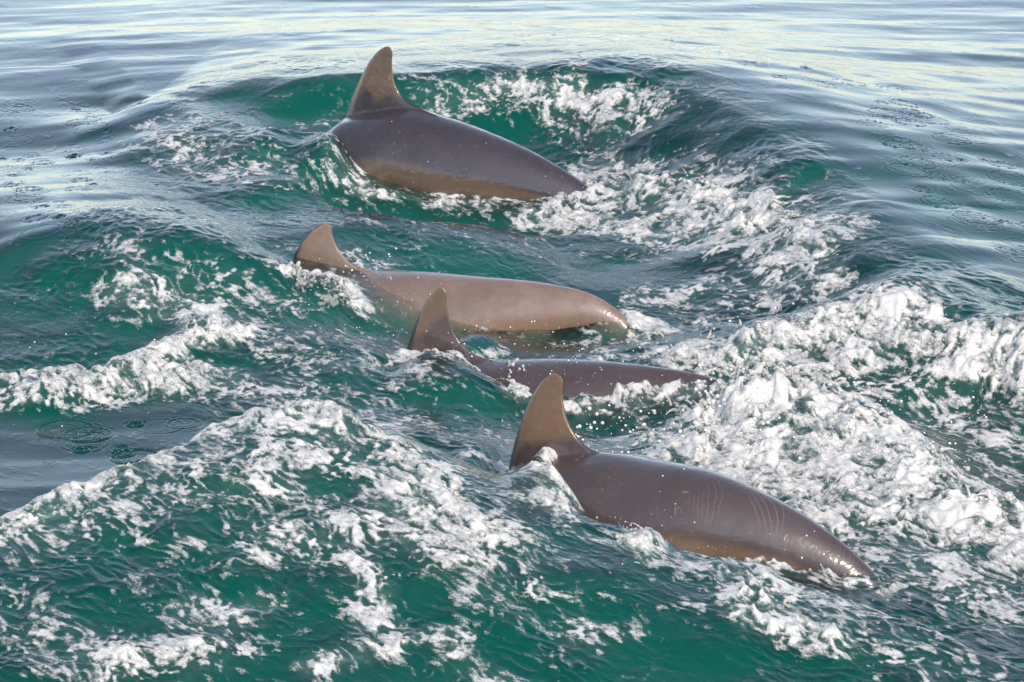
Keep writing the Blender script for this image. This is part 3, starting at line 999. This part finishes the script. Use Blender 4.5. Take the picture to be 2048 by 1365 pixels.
M_D4 = dolphin_material('skin_umber', (0.13, 0.080, 0.053), (0.185, 0.118, 0.077), (0.047, 0.035, 0.038), RK4, coat=.14)
LABELS = ['farthest dolphin, dark back arched highest out of the water, tall fin against smooth sea',
          'pale tan dolphin with a long flat back, second from the top',
          'dolphin whose low brown back is half hidden behind the nearest fin',
          'nearest dolphin with rake marks on its brown back, lower right']
for D, m, lb in zip(D_SPECS, (M_D1, M_D2, M_D3, M_D4), LABELS):
    build_dolphin(D, m, lb)


# ------------------------------------------------------------------ thrown water: lumps, fingers and drops
ICO = None


def ico():
    global ICO
    if ICO is None:
        bm = bmesh.new()
        bmesh.ops.create_icosphere(bm, subdivisions=1, radius=1)
        bm.verts.ensure_lookup_table()
        ICO = (np.array([v.co[:] for v in bm.verts]), np.array([[v.index for v in f.verts] for f in bm.faces]))
        bm.free()
    return ICO


def balls_mesh(name, P, Rr, squash=None):
    v, f = ico()
    n = len(P)
    S = np.ones((n, 3)) if squash is None else squash
    V = (P[:, None, :] + v[None] * (Rr[:, None, None] * S[:, None, :])).reshape(-1, 3)
    F = (f[None] + (np.arange(n) * len(v))[:, None, None]).reshape(-1, 3)
    me = bpy.data.meshes.new(name)
    me.from_pydata(V.tolist(), [], F.tolist())
    me.update()
    return me


def along(pts, n, r):
    """n random points along a surveyed line, on the water"""
    wp = np.array([SURF.on(*p) for p in pts])
    d = np.r_[0, np.cumsum(np.linalg.norm(np.diff(wp[:, :2], axis=0), axis=1))]
    t = r.uniform(0, d[-1], n)
    return np.stack([np.interp(t, d, wp[:, k]) for k in range(3)], 1), t / d[-1]


def thrown(label, pts, n, spread, rad, height, fingers, seed, voxel=.0045, lean=(-.5, 0.0)):
    r = np.random.default_rng(seed)
    base, t = along(pts, n, r)
    ncl = max(6, n // 22)
    cen, tc_ = along(pts, ncl, r)
    cen = cen + np.c_[r.normal(0, spread, ncl), r.normal(0, spread * 1.4, ncl), np.zeros(ncl)]
    chh = height * r.uniform(.05, 1.0, ncl) ** 1.6
    csz = spread * r.uniform(.3, .9, ncl)
    k = r.integers(0, ncl, n)
    off = np.clip(r.normal(0, 1, (n, 3)), -1.8, 1.8)
    x, y = cen[k, 0] + off[:, 0] * csz[k], cen[k, 1] + off[:, 1] * csz[k]
    z = SURF.smooth_height(x, y) + np.abs(off[:, 2]) * .5 * chh[k] + chh[k] * np.exp(-(off[:, 0] ** 2 + off[:, 1] ** 2)) * r.uniform(0, 1, n) - .004
    R0 = rad * r.uniform(.35, 1.0, n) ** 1.5 + .003
    P, RR = [np.stack([x, y, z], 1)], [R0]
    b2, t2 = along(pts, fingers, r)
    for p in b2:
        q = p + np.array([r.normal(0, spread), r.normal(0, spread), 0])
        q[2] = SURF.smooth_height(q[:1], q[1:2])[0] + height * .4
        ang = r.uniform(-.9, .9)
        vel = np.array([lean[0] + r.normal(0, .8), lean[1] + r.normal(0, .6), r.uniform(.3, 1.1)]) * r.uniform(.25, 1.0)
        r0 = rad * r.uniform(.3, .6) + .003
        m = r.integers(3, 9)
        for k in range(m):
            tt = k * .014
            pos = q + vel * tt + np.array([0, 0, -4.9 * tt * tt])
            P.append(pos[None])
            RR.append(np.array([max(r0 * (1 - .75 * k / m), .003)]))
        if r.uniform() < .7:
            tt = (m + r.uniform(1, 4)) * .014
            P.append((q + vel * tt + np.array([0, 0, -4.9 * tt * tt]))[None])
            RR.append(np.array([r.uniform(.003, .0065)]))
    P, RR = np.concatenate(P), np.concatenate(RR)
    me = balls_mesh('splash', P, RR)
    me.materials.append(M_WHITE)
    ob = bpy.data.objects.new('splash', me)
    COL.objects.link(ob)
    md = ob.modifiers.new('merge', 'REMESH')
    md.mode = 'VOXEL'
    md.voxel_size = voxel * .6
    md.use_smooth_shade = True
    sm = ob.modifiers.new('soft', 'SMOOTH')
    sm.factor = .5
    sm.iterations = 3
    dg = bpy.context.evaluated_depsgraph_get()
    m2 = bpy.data.meshes.new_from_object(ob.evaluated_get(dg))
    ob.modifiers.clear()
    ob.data = m2
    bpy.data.meshes.remove(me)
    m2.polygons.foreach_set('use_smooth', [True] * len(m2.polygons))
    ob['kind'] = 'stuff'
    ob['label'] = label
    ob['category'] = 'splash'
    print('splash', len(m2.polygons))
    return ob


thrown('tall ragged splash of white water behind the nearest dolphin', [(1410, 880), (1415, 830), (1450, 790), (1530, 775), (1600, 795), (1690, 805), (1750, 840)],
       60, .06, .009, .16, 60, 1)
thrown('white water streaming down to the right of the tall splash', [(1750, 850), (1800, 890), (1850, 945), (1930, 1000), (2060, 1065)], 40, .05, .008, .08, 25, 2)
thrown('long white crest of the wave at the right edge', [(1240, 700), (1350, 695), (1480, 682), (1530, 655), (1650, 642), (1770, 628), (1850, 668), (1940, 706), (2060, 722)],
       60, .03, .007, .05, 40, 3)
thrown('bright foam bank on the left, two arms meeting', [(40, 765), (120, 745), (200, 755), (290, 715), (340, 690), (400, 664), (470, 686)], 20, .03, .007, .02, 8, 4)
thrown('thick foam lumps below the left foam bank', [(80, 775), (180, 770), (260, 765), (330, 760), (385, 755)], 12, .03, .007, .02, 5, 5)
thrown('froth along the far dolphin wake', [(950, 388), (1050, 368), (1150, 368), (1260, 365), (1370, 375), (1470, 410), (1560, 445), (1640, 498)], 30, .04, .006, .03, 30, 6)
thrown('froth on the crest of the nearest wave, lower left', [(330, 925), (420, 885), (500, 856), (560, 845), (640, 855), (740, 888), (830, 940)], 40, .03, .006, .03, 24, 7)
thrown('froth lapping the near dolphin flank', [(1250, 1100), (1350, 1092), (1450, 1115), (1560, 1145), (1700, 1160)], 20, .02, .006, .02, 12, 8)
thrown('foam lump breaking below the near dolphin tail', [(1490, 1150), (1520, 1210), (1570, 1260)], 12, .04, .006, .02, 8, 9)
thrown('water thrown up at the base of the second fin', [(590, 560), (640, 575), (690, 610)], 220, .022, .0055, .05, 10, 10)
thrown('water thrown up beside the third dolphin fin', [(985, 735), (1020, 750), (1030, 780)], 200, .018, .005, .05, 8, 11)
thrown('water thrown up at the base of the nearest fin', [(1015, 950), (1050, 955), (1085, 970), (1105, 1005)], 260, .022, .006, .05, 10, 12)
thrown('froth where the third dolphin tail leaves the water', [(1150, 820), (1250, 795), (1390, 768)], 20, .02, .006, .02, 12, 13)


def spray():
    r = np.random.default_rng(77)
    P, RR = [], []

    def cloud(px0, px1, py0, py1, n, zlo, zhi, rlo, rhi):
        for _ in range(n):
            px, py = r.uniform(px0, px1), r.uniform(py0, py1)
            z = r.uniform(zlo, zhi)
            P.append(at(px, py, z))
            RR.append(rlo + (rhi - rlo) * r.uniform() ** 3)
    cloud(1120, 1420, 810, 930, 150, .06, .2, .0012, .006)
    cloud(1000, 1250, 690, 800, 60, .1, .2, .0008, .003)
    cloud(680, 800, 490, 560, 40, .1, .2, .001, .004)
    cloud(560, 900, 540, 680, 90, .08, .2, .0007, .0022)
    cloud(900, 1300, 640, 720, 90, .08, .2, .0008, .003)
    cloud(690, 1250, 180, 420, 60, .15, .35, .0006, .002)
    cloud(1100, 1700, 900, 1130, 60, .15, .3, .0007, .0028)
    cloud(1400, 2048, 600, 900, 200, .12, .3, .001, .0045)
    cloud(0, 2048, 20, 600, 110, .05, .35, .0006, .0016)
    cloud(1390, 1560, 730, 900, 160, .16, .26, .0012, .006)
    cloud(1560, 1950, 760, 960, 120, .16, .24, .001, .005)
    cloud(0, 700, 600, 900, 60, .05, .2, .001, .003)
    me = balls_mesh('spray', np.array(P), np.array(RR))
    w = NT('drops')
    bs = w.n('ShaderNodeBsdfPrincipled', {'Base Color': (0.8, 0.8, 0.8, 1), 'Roughness': 0.1, 'Specular IOR Level': 0.8})
    w.put(w.out.inputs['Surface'], bs.outputs[0])
    me.materials.append(w.m)
    me.polygons.foreach_set('use_smooth', [True] * len(me.polygons))
    ob = bpy.data.objects.new('spray', me)
    COL.objects.link(ob)
    ob['kind'] = 'stuff'
    ob['label'] = 'fine white drops of spray hanging over the dolphins'
    ob['category'] = 'spray'


spray()
